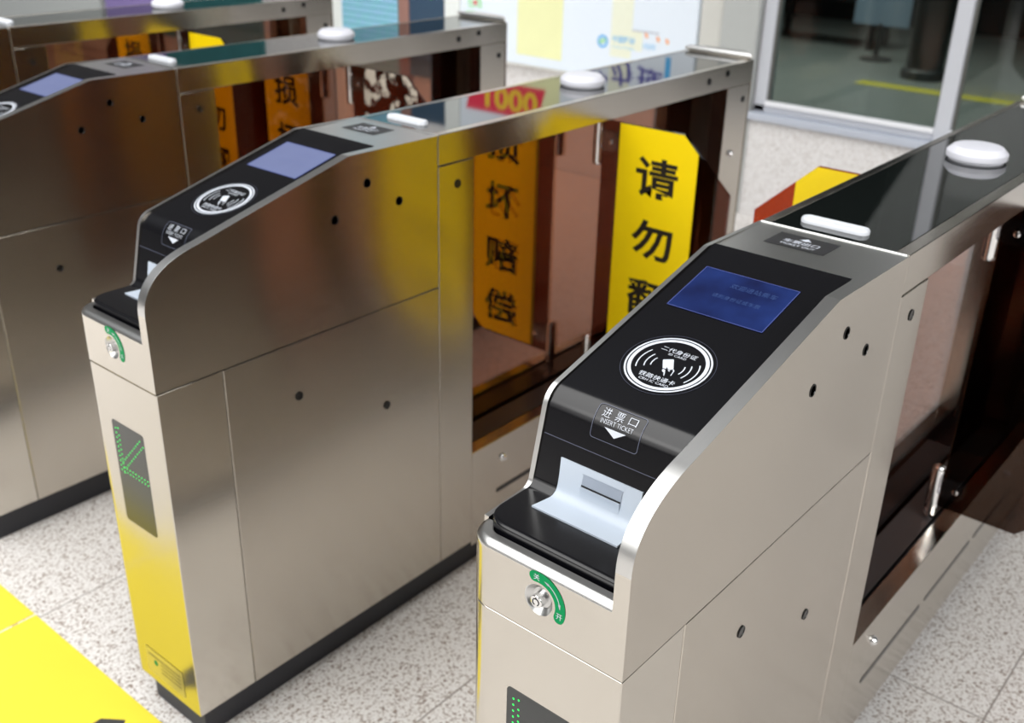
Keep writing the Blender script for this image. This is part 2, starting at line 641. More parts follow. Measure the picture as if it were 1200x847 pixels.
# yellow safety plates set in the floor before the gates
def plate(name, y0, y1, label, mark=False):
    b = MB().box(-0.31, 0.022, y0, y1, -0.01, 0.0015)
    if mark:
        z = 0.0019
        b.add([(-0.046, 0.78, z), (-0.046, 0.865, z), (-0.30, 0.865, z), (-0.30, 0.78, z)], [(0, 1, 2, 3)], 1)
        b.add([(-0.018, 0.828, z), (-0.046, 0.865, z), (-0.046, 0.80, z)], [(0, 1, 2)], 1)
    o = b.build(name, ['yellow_paint', 'paint_dark'])
    tag(o, label, 'floor plate', 'yellow plates on the floor')
    return o
plate('floor_plate', 0.60, 1.2335, 'yellow floor plate in the lower left corner with a dark printed mark', True)
plate('floor_plate', 1.2395, 1.86, 'smaller visible yellow floor plate at the left edge, above the joint')

Y0 = 1.56          # left end of the window
# wall below the window and behind the posters
struct(MB().box(WX, WX + 0.16, -6, Y0, 0, 0.44).build('wall_back_lower', 'granite_wall'))
struct(MB().box(WX, WX + 0.16, -6, Y0, 2.9, 3.4).build('wall_back_upper', 'wall_paint'))
struct(MB().box(WX + 0.005, WX + 0.16, Y0, 12, 0, 3.4).build('wall_back', 'granite_wall'))
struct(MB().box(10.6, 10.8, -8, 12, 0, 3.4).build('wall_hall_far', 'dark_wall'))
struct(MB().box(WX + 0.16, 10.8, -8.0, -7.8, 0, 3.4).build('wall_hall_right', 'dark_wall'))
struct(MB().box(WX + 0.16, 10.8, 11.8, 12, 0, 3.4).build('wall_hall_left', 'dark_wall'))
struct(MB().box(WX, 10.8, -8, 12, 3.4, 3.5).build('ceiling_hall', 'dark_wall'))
sill = MB().box(WX - 0.035, WX + 0.16, -6, Y0, 0.44, 0.472).build('trim_1', 'sill_grey', bevel=0.004)
struct(sill)

win = empty('window_1', (WX, 0, 0.472))
struct(win)
fr = MB()
Z0, Z1 = 0.472, 2.9
fr.box(WX + 0.02, WX + 0.09, -6, Y0, Z0, 0.503)
fr.box(WX + 0.02, WX + 0.09, -6, Y0, Z1 - 0.05, Z1)
fr.box(WX + 0.02, WX + 0.09, Y0 - 0.055, Y0, Z0, Z1)
mull = [0.724 - 0.81 * k for k in range(8)]
for y in mull:
    fr.box(WX + 0.012, WX + 0.09, y - 0.031, y + 0.031, Z0, Z1)
o = fr.build('window_frame', 'frame_white', bevel=0.004)
o.parent = win
o.matrix_parent_inverse = Matrix.Translation((-WX, 0, -0.472))
edges = [Y0 - 0.055] + [None]
prev = Y0 - 0.055
for y in mull:
    a, c = prev, y + 0.031
    bd = MB()
    bd.box(WX + 0.008, WX + 0.03, c, a, 0.500, 0.522)
    o = bd.build('glazing_bead', 'frame_bright', bevel=0.004)
    o.parent = win
    o.matrix_parent_inverse = Matrix.Translation((-WX, 0, -0.472))
    g = MB().box(WX + 0.042, WX + 0.05, c - 0.005, a + 0.005, 0.5, Z1 - 0.04)
    o = g.build('pane', 'window_glass')
    o.parent = win
    o.matrix_parent_inverse = Matrix.Translation((-WX, 0, -0.472))
    k = MB().box(WX + 0.034, WX + 0.041, c, c + 0.008, 0.522, Z1 - 0.05)
    k.box(WX + 0.034, WX + 0.041, a - 0.012, a, 0.522, Z1 - 0.05)
    o = k.build('gasket', 'gasket_dark')
    o.parent = win
    o.matrix_parent_inverse = Matrix.Translation((-WX, 0, -0.472))
    prev = y - 0.031
# columns between window and poster
struct(MB().box(WX - 0.03, WX + 0.02, Y0, 1.735, 0, 3.4).build('trim_2', 'pillar_grey', bevel=0.004))
struct(MB().box(WX - 0.015, WX + 0.02, 1.735, 1.852, 0, 3.4).build('trim_3', 'pillar_beige', bevel=0.004))
struct(MB().box(WX - 0.03, WX + 0.02, 3.30, 3.41, 0, 3.4).build('trim_4', 'pale_panel', bevel=0.004))
struct(MB().box(WX - 0.03, WX + 0.02, 3.685, 3.765, 0, 3.4).build('trim_5', 'post_brown', bevel=0.004))
struct(MB().box(WX - 0.03, WX + 0.02, 4.24, 4.40, 0, 3.4).build('trim_6', 'pale_panel', bevel=0.004))

# hall beyond the glass: a yellow line painted on its floor, a low bench
ln = MB().box(7.15, 7.32, -4, 2.55, -0.001, 0.001).build('floor_line', 'yellow_line')
tag(ln, 'yellow line painted on the dark floor behind the window glass', 'floor line')
def bench():
    root = empty('bench', (8.95, 3.62, 0))
    inv = Matrix.Translation((-8.95, -3.62, 0))
    b = MB()
    for k in range(4):
        b.box(8.72 + 0.12 * k, 8.82 + 0.12 * k, 3.0, 4.25, 0.40, 0.44)
    b.build('seat', 'dark_metal', root, bevel=0.006).matrix_parent_inverse = inv
    for y in (3.12, 4.10):
        f = MB().box(8.74, 8.79, y - 0.025, y + 0.025, 0, 0.40).box(9.10, 9.15, y - 0.025, y + 0.025, 0, 0.40).box(8.74, 9.15, y - 0.02, y + 0.02, 0.36, 0.40)
        f.build('leg_frame', 'dark_metal', root, bevel=0.004).matrix_parent_inverse = inv
    tag(root, 'low dark bench standing in the hall behind the window glass', 'bench')
bench()
cl = MB().lathe([(0.17, 0.0), (0.17, 0.06), (0.14, 0.08), (0.14, 3.38)], (7.75, 2.25, 0), 'z', 28).build('trim_7', 'dark_metal', smooth=40, fix=True)
struct(cl)
def notice():
    root = empty('notice_stand', (8.3, 2.86, 0))
    inv = Matrix.Translation((-8.3, -2.86, 0))
    MB().lathe([(0.13, 0), (0.13, 0.015), (0.02, 0.03), (0.02, 0.30)], (8.3, 2.86, 0), 'z', 20).build('base', 'dark_metal', root, smooth=40, fix=True).matrix_parent_inverse = inv
    MB().box(8.285, 8.30, 2.62, 3.10, 0.28, 0.62).build('panel', 'notice_blue', root, bevel=0.004).matrix_parent_inverse = inv
    tag(root, 'small pale blue notice panel on a stand behind the window glass', 'notice stand')
notice()
# ------------------------------------------------------------------ poster board and panels on the back wall
def wmap(x):
    return lambda u, v: (x, -u, v)          # u runs to the right in the photo (-y), v up

def poster():
    root = empty('poster_board', (WX, 2.58, 0.513))
    inv = Matrix.Translation((-WX, -2.58, -0.513))
    b = MB().box(WX - 0.03, WX + 0.004, 1.858, 3.292, 0.513, 2.15)
    b.build('board', 'poster_white', root, bevel=0.003).matrix_parent_inverse = inv
    p = MB()
    mp = wmap(WX - 0.0308)
    mp2 = wmap(WX - 0.0314)
    def Q(y0, y1, z0, z1, m, mf=mp, sk=0.0):
        p.shape([(-y0, z0), (-y1, z0), (-y1 - sk, z1), (-y0 - sk, z1)], mf, m)
    # pale yellow bands of the artwork
    Q(2.90, 2.61, 0.56, 2.1, 0)
    Q(2.32, 2.20, 0.62, 2.1, 1)
    Q(2.20, 2.14, 0.66, 0.75, 1)
    # round blue emblem and the line of writing beside it
    cu, cv = -2.365, 0.683
    ci = lambda u, v: mp2(cu + u, cv + v)
    p.ring(0.019, 0.030, ci, n=36, m=2)
    for s in (-0.007, 0.003):
        p.shape([(-0.021, s - 0.006), (0.0, s + 0.001), (0.021, s + 0.008), (0.021, s + 0.013), (0.0, s + 0.007), (-0.021, s)], ci, 3)
    p.text('中国移动', -2.245, 0.702, 0.125, 0.032, mp2, 2, 0.01)
    p.text('China Mobile', -2.245, 0.667, 0.125, 0.014, mp2, 4)
    p.text('中国铁路', -2.10, 0.688, 0.07, 0.026, mp2, 4)
    for y, z in ((2.12, 0.735), (2.055, 0.725), (2.005, 0.720)):
        p.shape([(-y - 0.010, z + 0.012), (-y + 0.004, z + 0.012), (-y + 0.012, z - 0.010), (-y - 0.002, z - 0.010)], mp2, 5)
    # a grey caption line under where the code stood
    Q(2.20, 2.05, 0.748, 0.754, 6, mp2)
    # green and red printing at the left end
    p.text('在线', -3.19, 0.790, 0.10, 0.06, mp2, 7, 0.01)
    p.text('预约', -3.185, 0.722, 0.13, 0.040, mp2, 7, 0.01)
    p.lathe([(0.001, 0), (0.012, 0.0004)], (WX - 0.0322, 3.185, 0.785), 'x', 12, 8)
    # red banner with gold figures, and the large indigo characters
    Q(3.20, 2.70, 1.60, 1.77, 8, wmap(WX - 0.0311), 0.05)
    p.text('1000', -2.93, 1.685, 0.36, 0.12, mp2, 9, 0.03)
    p.text('快来办理', -2.31, 1.455, 0.60, 0.125, mp2, 10, 0.02)
    Q(2.005, 1.975, 1.35, 1.46, 2, mp2)
    Q(2.62, 2.50, 1.43, 1.45, 2, mp2)
    p.build('print', ['poster_yellow', 'poster_pale', 'poster_cyan', 'poster_green', 'poster_light_cyan', 'poster_orange',
                      'poster_grey', 'poster_green', 'poster_red', 'poster_gold', 'poster_indigo'], root, smooth=0).matrix_parent_inverse = inv
    t = MB().box(WX - 0.034, WX + 0.002, 1.852, 3.298, 0.503, 0.513)
    t.build('bottom_edge', 'pillar_beige', root).matrix_parent_inverse = inv
    tag(root, 'white advertising board with pale yellow bands and blue emblem on the back wall', 'poster')
poster()

def wall_panel(name, y0, y1, z0, z1, mat, label, cat, rim=None, extra=None):
    b = MB().box(WX - 0.025, WX + 0.004, y0, y1, z0, z1)
    mats = [mat]
    if rim:
        mats.append(rim)
        for a, c in ((y0 - 0.02, y0), (y1, y1 + 0.02)):
            b.box(WX - 0.03, WX + 0.004, a, c, z0, z1, 1)
    if extra:
        mats += extra(b, len(mats))
    o = b.build(name, mats)
    tag(o, label, cat)
    return o
def leaves(b, k):
    mp = wmap(WX - 0.0258)
    for i in range(9):
        cu, cv = -3.50 + random.uniform(-0.07, 0.07), 0.80 + random.uniform(-0.06, 0.5)
        s = random.uniform(0.02, 0.045)
        b.shape([(cu - s, cv), (cu, cv + s * .5), (cu + s, cv + 0.2 * s), (cu, cv - s * .5)], mp, k)
    return ['board_leaf']
wall_panel('display_board', 3.415, 3.68, 0.35, 1.9, 'board_navy', 'narrow dark navy board with green leaves left of the white poster', 'board', None, leaves)
wall_panel('tile_panel', 3.77, 4.235, 0.3, 2.1, 'blue_tiles', 'pale blue panel of small square tiles left of the navy board', 'panel')
wall_panel('wall_banner', 5.02, 6.12, 0.3, 1.9, 'teal_panel', 'dark teal wall panel above the farthest gate', 'panel')
wall_panel('wall_banner', 6.16, 6.84, 0.3, 1.9, 'purple_panel', 'pale purple wall panel above the farthest gate, left of the teal one', 'panel')
wall_panel('wall_banner', 6.9, 9.6, 0.1, 1.9, 'pale_panel', 'pale grey wall panel in the top left corner of the photo', 'panel', 'pillar_grey')

# ------------------------------------------------------------------ the ticket gate
W = 0.2129                       # body width; the body spans y = -W .. 0
XS, XP, XO, XR, XE = 0.1215, 0.6167, 0.7151, 1.6721, 1.795
ZK, ZS, ZB, ZI, ZT = 0.07, 0.7105, 0.9457, 0.298, 1.002
FIN = 0.0175                     # thickness of the raised right cheek of the hood
TX = 1.19                        # x of the flap hinges

# profile of the black reader panel in (x, z)
PROF = fillet([(0.0295, 0.8055), (0.1100, 0.8055), (0.1375, 0.9145), (0.463, 1.0005), (0.478, 1.0042)],
              [0, 0.014, 0.032, 0.012, 0], 8)
CUM = [0.0]
for _i in range(1, len(PROF)):
    CUM.append(CUM[-1] + (Vector(PROF[_i]) - Vector(PROF[_i - 1])).length)
def surf(s, y, off=0.0):
    """point on the reader panel at arc length s, lifted off along the normal"""
    i = 1
    while i < len(CUM) - 1 and s > CUM[i]:
        i += 1
    a, b = Vector(PROF[i - 1]), Vector(PROF[i])
    t = (s - CUM[i - 1]) / (CUM[i] - CUM[i - 1])
    p = a + (b - a) * t
    d = (b - a).normalized()
    return (p.x - d.y * off, y, p.y + d.x * off)
def s_at(axis, val, lo=0):
    for i in range(1, len(PROF)):
        a, b = PROF[i - 1][axis], PROF[i][axis]
        if CUM[i] >= lo and min(a, b) <= val <= max(a, b) and a != b:
            return CUM[i - 1] + (CUM[i] - CUM[i - 1]) * (val - a) / (b - a)
    return CUM[-1]
def smap(s0, y0, off):
    return lambda u, v: surf(s0 + v, y0 - u, off)
def front(x, y0, z0):
    return lambda u, v: (x, y0 - u, z0 + v)
def topmap(x0, y0, z):
    return lambda u, v: (x0 + v, y0 - u, z)

def bez(a, c, b, n):
    return [tuple(Vector(a) * (1 - t) ** 2 + Vector(c) * 2 * t * (1 - t) + Vector(b) * t * t) for t in [i / n for i in range(n + 1)]]
FINP = [(0.0, ZS + 0.0015)] + bez((0.0, 0.838), (0.0, 0.9055), (0.10, 0.9258), 16) + fillet([(0.10, 0.9258), (0.404, 1.0035), (0.6140, ZT)], [0, 0.01, 0], 4)[1:] + [(0.6140, ZS + 0.0015)]
LEFTP = [(0.034, ZS + 0.0015), (0.034, 0.799)] + fillet([(0.034, 0.802), (0.1080, 0.802), (0.1350, 0.9160), (0.463, 1.0040), (0.6140, ZT)], [0, 0.013, 0.030, 0.012, 0], 8)[1:] + [(0.6140, ZS + 0.0015)]

def corner_plan(x0, r, xend, y0=-W, y1=0.0, n=8):
    """plan outline of a front with its left vertical edge rounded"""
    pts = [(xend, y0), (x0, y0)]
    for k in range(n + 1):
        t = math.radians(90 * k / n)
        pts.append((x0 + r - r * math.cos(t), y1 - r + r * math.sin(t)))
    pts.append((xend, y1))
    return pts

def make_gate():
    R = empty('ticket_gate')
    # lower cabinet
    b = MB().prism(corner_plan(0.001, 0.032, XS - 0.0016), ZK, ZS - 0.001, 'z')
    b.build('front_cover', 'steel_front', R, bevel=0.0012)
    for y0, y1 in ((-W, -W + 0.02), (-0.02, 0)):
        MB().box(XS, XP - 0.001, y0, y1, ZK, ZS - 0.0016).build('side_panel', 'steel_side', R, bevel=0.0012)
    for y0, y1 in ((-W, -W + 0.042), (-0.042, 0)):
        MB().box(XP + 0.0005, XO, y0, y1, ZK, ZB - 0.002).build('front_post', 'steel_side', R, bevel=0.0012)
        MB().box(XR, XE - 0.008, y0, y1, ZI - 0.02, ZB - 0.001).build('rear_post', 'steel_side', R, bevel=0.0012)
    MB().box(XP - 0.01, XP, -W + 0.02, -0.02, ZK, ZS).box(XO - 0.006, XO - 0.001, -W + 0.042, -0.042, ZK, ZB).build('bulkhead', 'kick_black', R)
    # base box with a channel on top for the flaps
    b = MB()
    b.box(XO, XE - 0.008, -W, -W + 0.032, ZK - 0.012, ZI)
    b.box(XO, XE - 0.008, -0.032, 0, ZK - 0.012, ZI)
    b.box(XO, XE - 0.008, -W + 0.032, -0.032, ZK - 0.012, ZI - 0.05)
    base = b.build('base_rail', 'steel_side', R, bevel=0.0012)
    b = MB()
    b.box(XO + 0.001, XE - 0.010, -W + 0.0322, -W + 0.034, ZI - 0.05, ZI - 0.002)
    b.box(XO + 0.001, XE - 0.010, -0.034, -0.0322, ZI - 0.05, ZI - 0.002)
    b.box(XO + 0.001, XE - 0.010, -W + 0.034, -0.034, ZI - 0.05, ZI - 0.048)
    b.build('channel_shade', 'kick_black', base)  # black plates paint the channel's inner shade over its steel faces
    for yy, s in ((-W, -1), (0.0, 1)):
        for x0, x1 in ((0.797, 1.075), (1.10, 1.36), (1.385, 1.64)):
            y0, y1 = sorted((yy + s * 0.0006, yy - s * 0.004))
            q = MB().prism(roundrect(x0, x1, 0.160, 0.171, 0.005), y0, y1, 'y')
            q.build('slot', 'sensor_black', base)
    # top beam and its glass
    b = MB().box(XP + 0.0005, XE, -W, -W + FIN + 0.002, ZB, ZT)
    b.box(XP + 0.0005, XE, -0.014, 0, ZB, ZT)
    b.box(XP + 0.0005, XE, -W + FIN + 0.002, -0.014, ZB, ZT - 0.006)
    b.build('top_beam', 'steel_side', R, bevel=0.0012)
    MB().box(XP + 0.001, XE - 0.004, -W + FIN + 0.003, -0.015, ZT - 0.006, ZT - 0.0005).build('top_glass', 'glass_top', R)
    b = MB().box(XP - 0.0042, XP - 0.0004, -W + 0.001, -0.001, ZT - 0.004, ZT + 0.0016)
    b.build('seam_trim', 'steel_rim', R, bevel=0.0014, seg=3)
    # curved rear cap
    pts = []
    for k in range(13):
        t = -1 + 2 * k / 12
        pts.append((XE + 0.036 * (1 - t * t), -W / 2 + t * W / 2))
    MB().prism([(XE - 0.006, -W + .004), (XE, -W)] + pts[1:-1] + [(XE, 0), (XE - 0.006, -.004)], 0.0, ZT, 'z').build('end_cap', 'steel_side', R, bevel=0.001)
    ep = [(x + 0.001, y) for x, y in pts]
    MB().prism([(XE - 0.004, -W + 0.003)] + ep[1:-1] + [(XE - 0.004, -0.003)], ZT, ZT + 0.015, 'z').build('end_trim', 'steel_rim', R, bevel=0.012, seg=6)
    # plinth
    MB().prism(corner_plan(0.02, 0.02, XE - 0.02, -W + 0.02, -0.02), 0.0, ZK, 'z').build('kick_plinth', 'kick_black', R)
    # hood
    path = [(0.0, -W + 0.004, 1.0, 0.0)]
    for k in range(-1, 13):
        t = math.radians(90 * max(0, k) / 12)
        yy = -0.0332 - (0.05 if k < 0 else 0)
        path.append((0.034 - 0.034 * math.cos(t), yy + 0.034 * math.sin(t), math.cos(t), -math.sin(t)))
    sec = [(0.0, ZS + 0.0015), (0.0, 0.787)] + [(0.010 - 0.010 * math.cos(math.radians(a)), 0.787 + 0.010 * math.sin(math.radians(a))) for a in range(15, 91, 15)] + [(0.0175, 0.797), (0.0185, 0.796), (0.0185, ZS + 0.0015)]
    ns = len(sec)
    vs = [(px + nx * d, py + ny * d, z) for px, py, nx, ny in path for d, z in sec]
    fs = [(q * ns + k, q * ns + (k + 1) % ns, (q + 1) * ns + (k + 1) % ns, (q + 1) * ns + k) for q in range(len(path) - 1) for k in range(ns)]
    fs += [tuple(range(ns)), tuple(range(len(vs) - 1, len(vs) - ns - 1, -1))]
    lip = MB().add(vs, fs).build('lip', 'steel_front', None, fix=True)
    hood = MB().prism(FINP, -W - 0.0008, -W + FIN, 'y').build('hood', 'steel_front', R, fix=True)
    cut = MB().lathe([(0.0001, -0.0075), (0.0105, -0.0075), (0.0135, -0.0062), (0.0172, -0.0015), (0.0188, 0.0002), (0.0195, 0.004), (0.0001, 0.004)], (0, -0.1046, 0.7573), 'x', 48).build('cutter', 'chrome', None, fix=True)
    for op, other in (('UNION', lip), ('DIFFERENCE', cut)):
        bo = hood.modifiers.new('bool', 'BOOLEAN')
        bo.operation = op
        bo.object = other
        bo.solver = 'EXACT'
    bv = hood.modifiers.new('bevel', 'BEVEL')
    bv.width = 0.0016
    bv.segments = 3
    bv.limit_method = 'ANGLE'
    bv.angle_limit = math.radians(50)
    dg = bpy.context.evaluated_depsgraph_get()
    dg.update()
    me = bpy.data.meshes.new_from_object(hood.evaluated_get(dg))
    hood.modifiers.clear()
    for o in (lip, cut):
        bpy.data.objects.remove(o)
    rest = MB().prism(LEFTP, -0.0055, 0.0008, 'y')
    rest.box(0.470, 0.6140, -W + FIN - 0.001, -0.005, ZT - 0.02, ZT)
    n0 = len(me.vertices)
    bm = bmesh.new()
    bm.from_mesh(me)
    nv = [bm.verts.new(p) for p in rest.v]
    for q in rest.f:
        bm.faces.new([nv[i] for i in q])
    bm.normal_update()
    bm.to_mesh(me)
    bm.free()
    hood.data = me
    me.materials.clear()
    for nm in ('steel_front', 'steel_side', 'steel_rim', 'steel_rim'):
        me.materials.append(MATS[nm])
    for p in me.polygons:
        p.use_smooth = True
        c, nn = p.center, p.normal
        p.material_index = 0
        if math.hypot(c.y + 0.1046, c.z - 0.7573) < 0.021 and 0.0003 < c.x < 0.015:
            p.material_index = 3
        elif abs(nn.y) > 0.9:
            p.material_index = 1
        elif nn.z > 0.15:
            p.material_index = 2
        elif c.y < -W + FIN + 0.001 and c.z > 0.80:
            p.material_index = 2
    me.set_sharp_from_angle(angle=math.radians(32))
    wn_ = hood.modifiers.new('normals', 'WEIGHTED_NORMAL')
    wn_.keep_sharp = True
    wn_.weight = 80
    # black reader panel
    ys = [-W + FIN] + [-0.18 + 0.02 * i for i in range(7)] + [-0.05, -0.042, -0.034, -0.026, -0.018, -0.012, -0.008, -0.0058]
    def xf(y):
        r, yc = 0.028, -0.034
        if y <= yc:
            return 0.0225
        return 0.0225 + r - math.sqrt(max(0, r * r - (y - yc) ** 2))
    vs, fs = [], []
    n = len(PROF) + 3
    prof = [(0.0, 0.775), (0.0, 0.8030), (0.0317, 0.8055), (0.036, 0.8056)] + list(PROF[1:])
    for y in ys:
        x_ = xf(y)
        for i, (x, z) in enumerate(prof):
            xa = x_ + 0.0022
            px = x_ if i < 2 else (xa + (x - 0.0317) / 0.0583 * (0.09 - xa) if x < 0.09 else x)
            vs.append((px, y, z))
    for j in range(len(ys) - 1):
        for i in range(n - 1):
            a = j * n + i
            fs.append((a, a + 1, a + n + 1, a + n))
    pb = MB().add(vs, fs)
    # faint joint line across the upright face
    s0 = s_at(1, 0.868)
    pb.shape([(-0.0925, -0.0004), (0.0925, -0.0004), (0.0925, 0.0004), (-0.0925, 0.0004)], smap(s0, -0.1005, 0.0003), 1)
    panel = pb.build('reader_panel', ['black_panel', 'grey_ink'], R, smooth=50)
    me = panel.data
    bm = bmesh.new()
    bm.from_mesh(me)
    bmesh.ops.recalc_face_normals(bm, faces=bm.faces)
    if sum(f.normal.z * f.calc_area() for f in bm.faces) < 0:
        bmesh.ops.reverse_faces(bm, faces=bm.faces)
    bm.to_mesh(me)
    bm.free()
    # screen
    sa, sb = s_at(0, 0.335), s_at(0, 0.426)
    sc_, yc = (sa + sb) / 2, -0.0912
    hs, hw = (sb - sa) / 2, 0.0645
    b = MB()
    b.shape(roundrect(-hw, hw, -hs, hs, 0.001, 2), smap(sc_, yc, 0.0006), 0)
    mp = smap(sc_, yc, 0.0009)
    for u0, u1, v0, v1 in ((-hw, hw, hs - .0012, hs), (-hw, hw, -hs, -hs + .0012), (-hw, -hw + .0012, -hs, hs), (hw - .0012, hw, -hs, hs)):
        b.shape([(u0, v0), (u1, v0), (u1, v1), (u0, v1)], mp, 1)
    b.text('欢迎进站乘车', 0.016, 0.022, 0.062, 0.010, mp, 2)
    b.text('请刷身份证或车票', 0.006, -0.004, 0.064, 0.008, mp, 2)
    screen = b.build('screen', ['lcd_screen', 'lcd_edge', 'lcd_text'], panel, smooth=0)
    # card reader mark
    s0, y0 = s_at(0, 0.2375), -0.0935
    mp = smap(s0, y0, 0.0006)
    b = MB()
    b.ring(0.0540, 0.0546, mp, m=1)
    b.ring(0.0478, 0.0500, mp, n=96)
    b.ring(0.0420, 0.0462, mp, n=96)
    b.text('二代身份证', 0.0, 0.0243, 0.046, 0.0078, mp, 0, 0.002)
    b.text('ID CARD', 0.0015, 0.0170, 0.023, 0.0036, mp, 0, 0.0)
    b.text('铁路快通卡', 0.0022, -0.0266, 0.046, 0.0080, mp, 0, 0.002)
    b.text('CRH IC CARD', 0.0025, -0.0343, 0.038, 0.0040, mp, 0, 0.0)
    for pl in ([(-0.0095, 0.0053), (0.0002, 0.0105), (0.0015, 0.0097), (0.01, -0.0045), (0.008, -0.007), (0.005, -0.0077), (0.0014, -0.0049), (0.0023, -0.0082), (-0.0018, -0.0085), (-0.0094, 0.0037)],
               [(-0.0007, -0.0117), (-0.0004, -0.0097), (0.0025, -0.0099), (0.005, -0.0143), (0.0072, -0.0197), (0.0066, -0.02), (0.0036, -0.015), (0.0009, -0.0137)],
               [(0.005, -0.0086), (0.0075, -0.0078), (0.0086, -0.0104), (0.0077, -0.0109)],
               [(0.0104, -0.0047), (0.0129, -0.0071), (0.0139, -0.016), (0.013, -0.0161), (0.0119, -0.0086), (0.0099, -0.0059)]):
        b.shape(pl, mp)
    mo = smap(s0 - 0.0025, y0 - 0.0011, 0.0006)
    for r, hw_ in ((0.0197, 20), (0.0270, 25), (0.0360, 28)):
        b.ring(r - 0.0007, r + 0.0007, mo, 180 - hw_, 180 + hw_, cap=True)
        b.ring(r - 0.0007, r + 0.0007, mo, -hw_, hw_, cap=True)
    b.build('card_reader_mark', ['white_ink', 'faint_ink'], panel, smooth=0)
    # ticket slot sticker on the knee
    s1 = s_at(1, 0.884)
    hh = 0.0205
    s0, y0 = s1 + hh, -0.0975
    mp, mp2 = smap(s0, y0, 0.0006), smap(s0, y0, 0.0009)
    b = MB()
    rr = roundrect(-0.031, 0.031, -hh, hh, 0.004)
    ri = roundrect(-0.0302, 0.0302, -hh + .0008, hh - .0008, 0.0035)
    def dense(p):
        o = []
        for i in range(len(p)):
            a, c = p[i], p[(i + 1) % len(p)]
            k = max(1, int(math.hypot(a[0] - c[0], a[1] - c[1]) / 0.008))
            k = 12 if k > 2 else 1
            o += [(a[0] + (c[0] - a[0]) * j / k, a[1] + (c[1] - a[1]) * j / k) for j in range(k)]
        return o
    rr, ri = dense(rr), dense(ri)
    for i in range(len(rr)):
        j = (i + 1) % len(rr)
        b.add([mp(*rr[i]), mp(*rr[j]), mp(*ri[j]), mp(*ri[i])], [(0, 1, 2, 3)], 1)
    for i, ch in enumerate('进票口'):
        b.text(ch, -0.0175 + 0.0168 * i, 0.0112, 0.0105, 0.0105 if i < 2 else 0.0085, mp2, 0, -0.008)
    b.text('INSERT TICKET', -0.0005, 0.0016, 0.042, 0.0052, mp2, 0, -0.012)
    b.shape([(-0.0145, -0.0042), (0.0135, -0.0042), (0.0, -0.0128)], mp2, 0)
    b.build('ticket_in_label', ['white_ink', 'grey_ink'], panel, smooth=0)
    # white ticket inlet moulding that follows the inner corner
    s0, s1 = s_at(0, 0.0725), s_at(1, 0.8495)
    b = MB()
    ya, yb = -0.0345, -0.1500
    N = 18
    rows = []
    for i in range(N + 1):
        s = s0 + (s1 - s0) * i / N
        fl = 0.004 * math.sin(math.pi * min(1, i / N * 1.0)) * 0.0
        # the left side tucks in towards the corner
        q = i / N
        yl = ya - 0.004 * math.sin(q * math.pi) - 0.003 * q
        yr = yb + 0.0005 + 0.003 * q
        rows.append((s, yl, yr))
    vs, fs = [], []
    for s, yl, yr in rows:
        vs += [surf(s, yl, 0.0), surf(s, yl, 0.0022), surf(s, yr, 0.0022), surf(s, yr, 0.0)]
    for i in range(N):
        for k in range(3):
            a = 4 * i + k
            fs.append((a, a + 1, a + 5, a + 4))
    fs += [(0, 3, 2, 1), (4 * N, 4 * N + 1, 4 * N + 2, 4 * N + 3)]
    b.add(vs, fs)
    # sloped throat below the slit
    sl = s_at(1, 0.8278)
    yc = -0.0972
    hw = 0.0262
    for q in range(8):
        a0, a1 = -0.0015 * q, -0.0015 * (q + 1)
        h0, h1 = 0.0024 + 0.0032 * (1 - q / 8) ** 2, 0.0024 + 0.0032 * (1 - (q + 1) / 8) ** 2
        b.add([surf(sl + a0, yc + hw, h0), surf(sl + a0, yc - hw, h0), surf(sl + a1, yc - hw, h1), surf(sl + a1, yc + hw, h1)], [(0, 1, 2, 3)])
        for sg in (1, -1):
            b.add([surf(sl + a0, yc + sg * hw, h0), surf(sl + a1, yc + sg * hw, h1), surf(sl + a1, yc + sg * hw, 0.0022), surf(sl + a0, yc + sg * hw, 0.0022)], [(0, 1, 2, 3)])
    b.add([surf(sl, yc + hw, 0.0056), surf(sl, yc - hw, 0.0056), surf(sl, yc - hw, 0.0022), surf(sl, yc + hw, 0.0022)], [(0, 1, 2, 3)])
    inl = b.build('ticket_inlet', 'inlet_white', panel, smooth=50, fix=True)
    b = MB()
    mp = smap(sl, yc, 0.0028)
    b.shape([(-hw, 0.0), (hw, 0.0), (hw, 0.0135), (-hw, 0.0135)], mp, 0)
    b.shape([(-hw - .0012, 0.0137), (hw + .0012, 0.0137), (hw + .0012, 0.0146), (-hw - .0012, 0.0146)], mp, 0)
    b.shape([(-hw, 0.0), (hw, 0.0), (hw, 0.0022), (-hw, 0.0022)], smap(sl, yc, 0.0031), 1)
    b.build('slit', ['inlet_grey', 'sensor_black'], inl, smooth=0)
    # ticket out label on the steel top
    b = MB()
    mp, mp2 = topmap(0.5625, -0.0887, ZT + 0.0004), topmap(0.5625, -0.0887, ZT + 0.0007)
    b.shape([(-0.0425, -0.027), (0.0425, -0.027), (0.0425, 0.027), (-0.0425, 0.027)], mp, 0)
    b.text('车票出口', 0.0, -0.001, 0.050, 0.0125, mp2, 1, 0.01)
    b.text('TICKET OUT', 0.0, -0.0145, 0.050, 0.0062, mp2, 1, 0.01)
    b.shape([(-0.0085, 0.0105), (0.0, 0.020), (0.0085, 0.0105), (0.003, 0.0105), (0.003, 0.0085), (-0.003, 0.0085), (-0.003, 0.0105)], mp2, 1)
    b.build('ticket_out_label', ['black_seam', 'white_ink'], R, smooth=0)
    # light bar at the front of the glass
    def cap(x0, x1, y0, y1, r, n=8):
        return roundrect(x0, x1, y0, y1, r, n)
    b = MB()
    lo = cap(0.6495, 0.6735, -0.1395, -0.0405, 0.0119)
    mi = cap(0.6515, 0.6715, -0.1375, -0.0425, 0.0099)
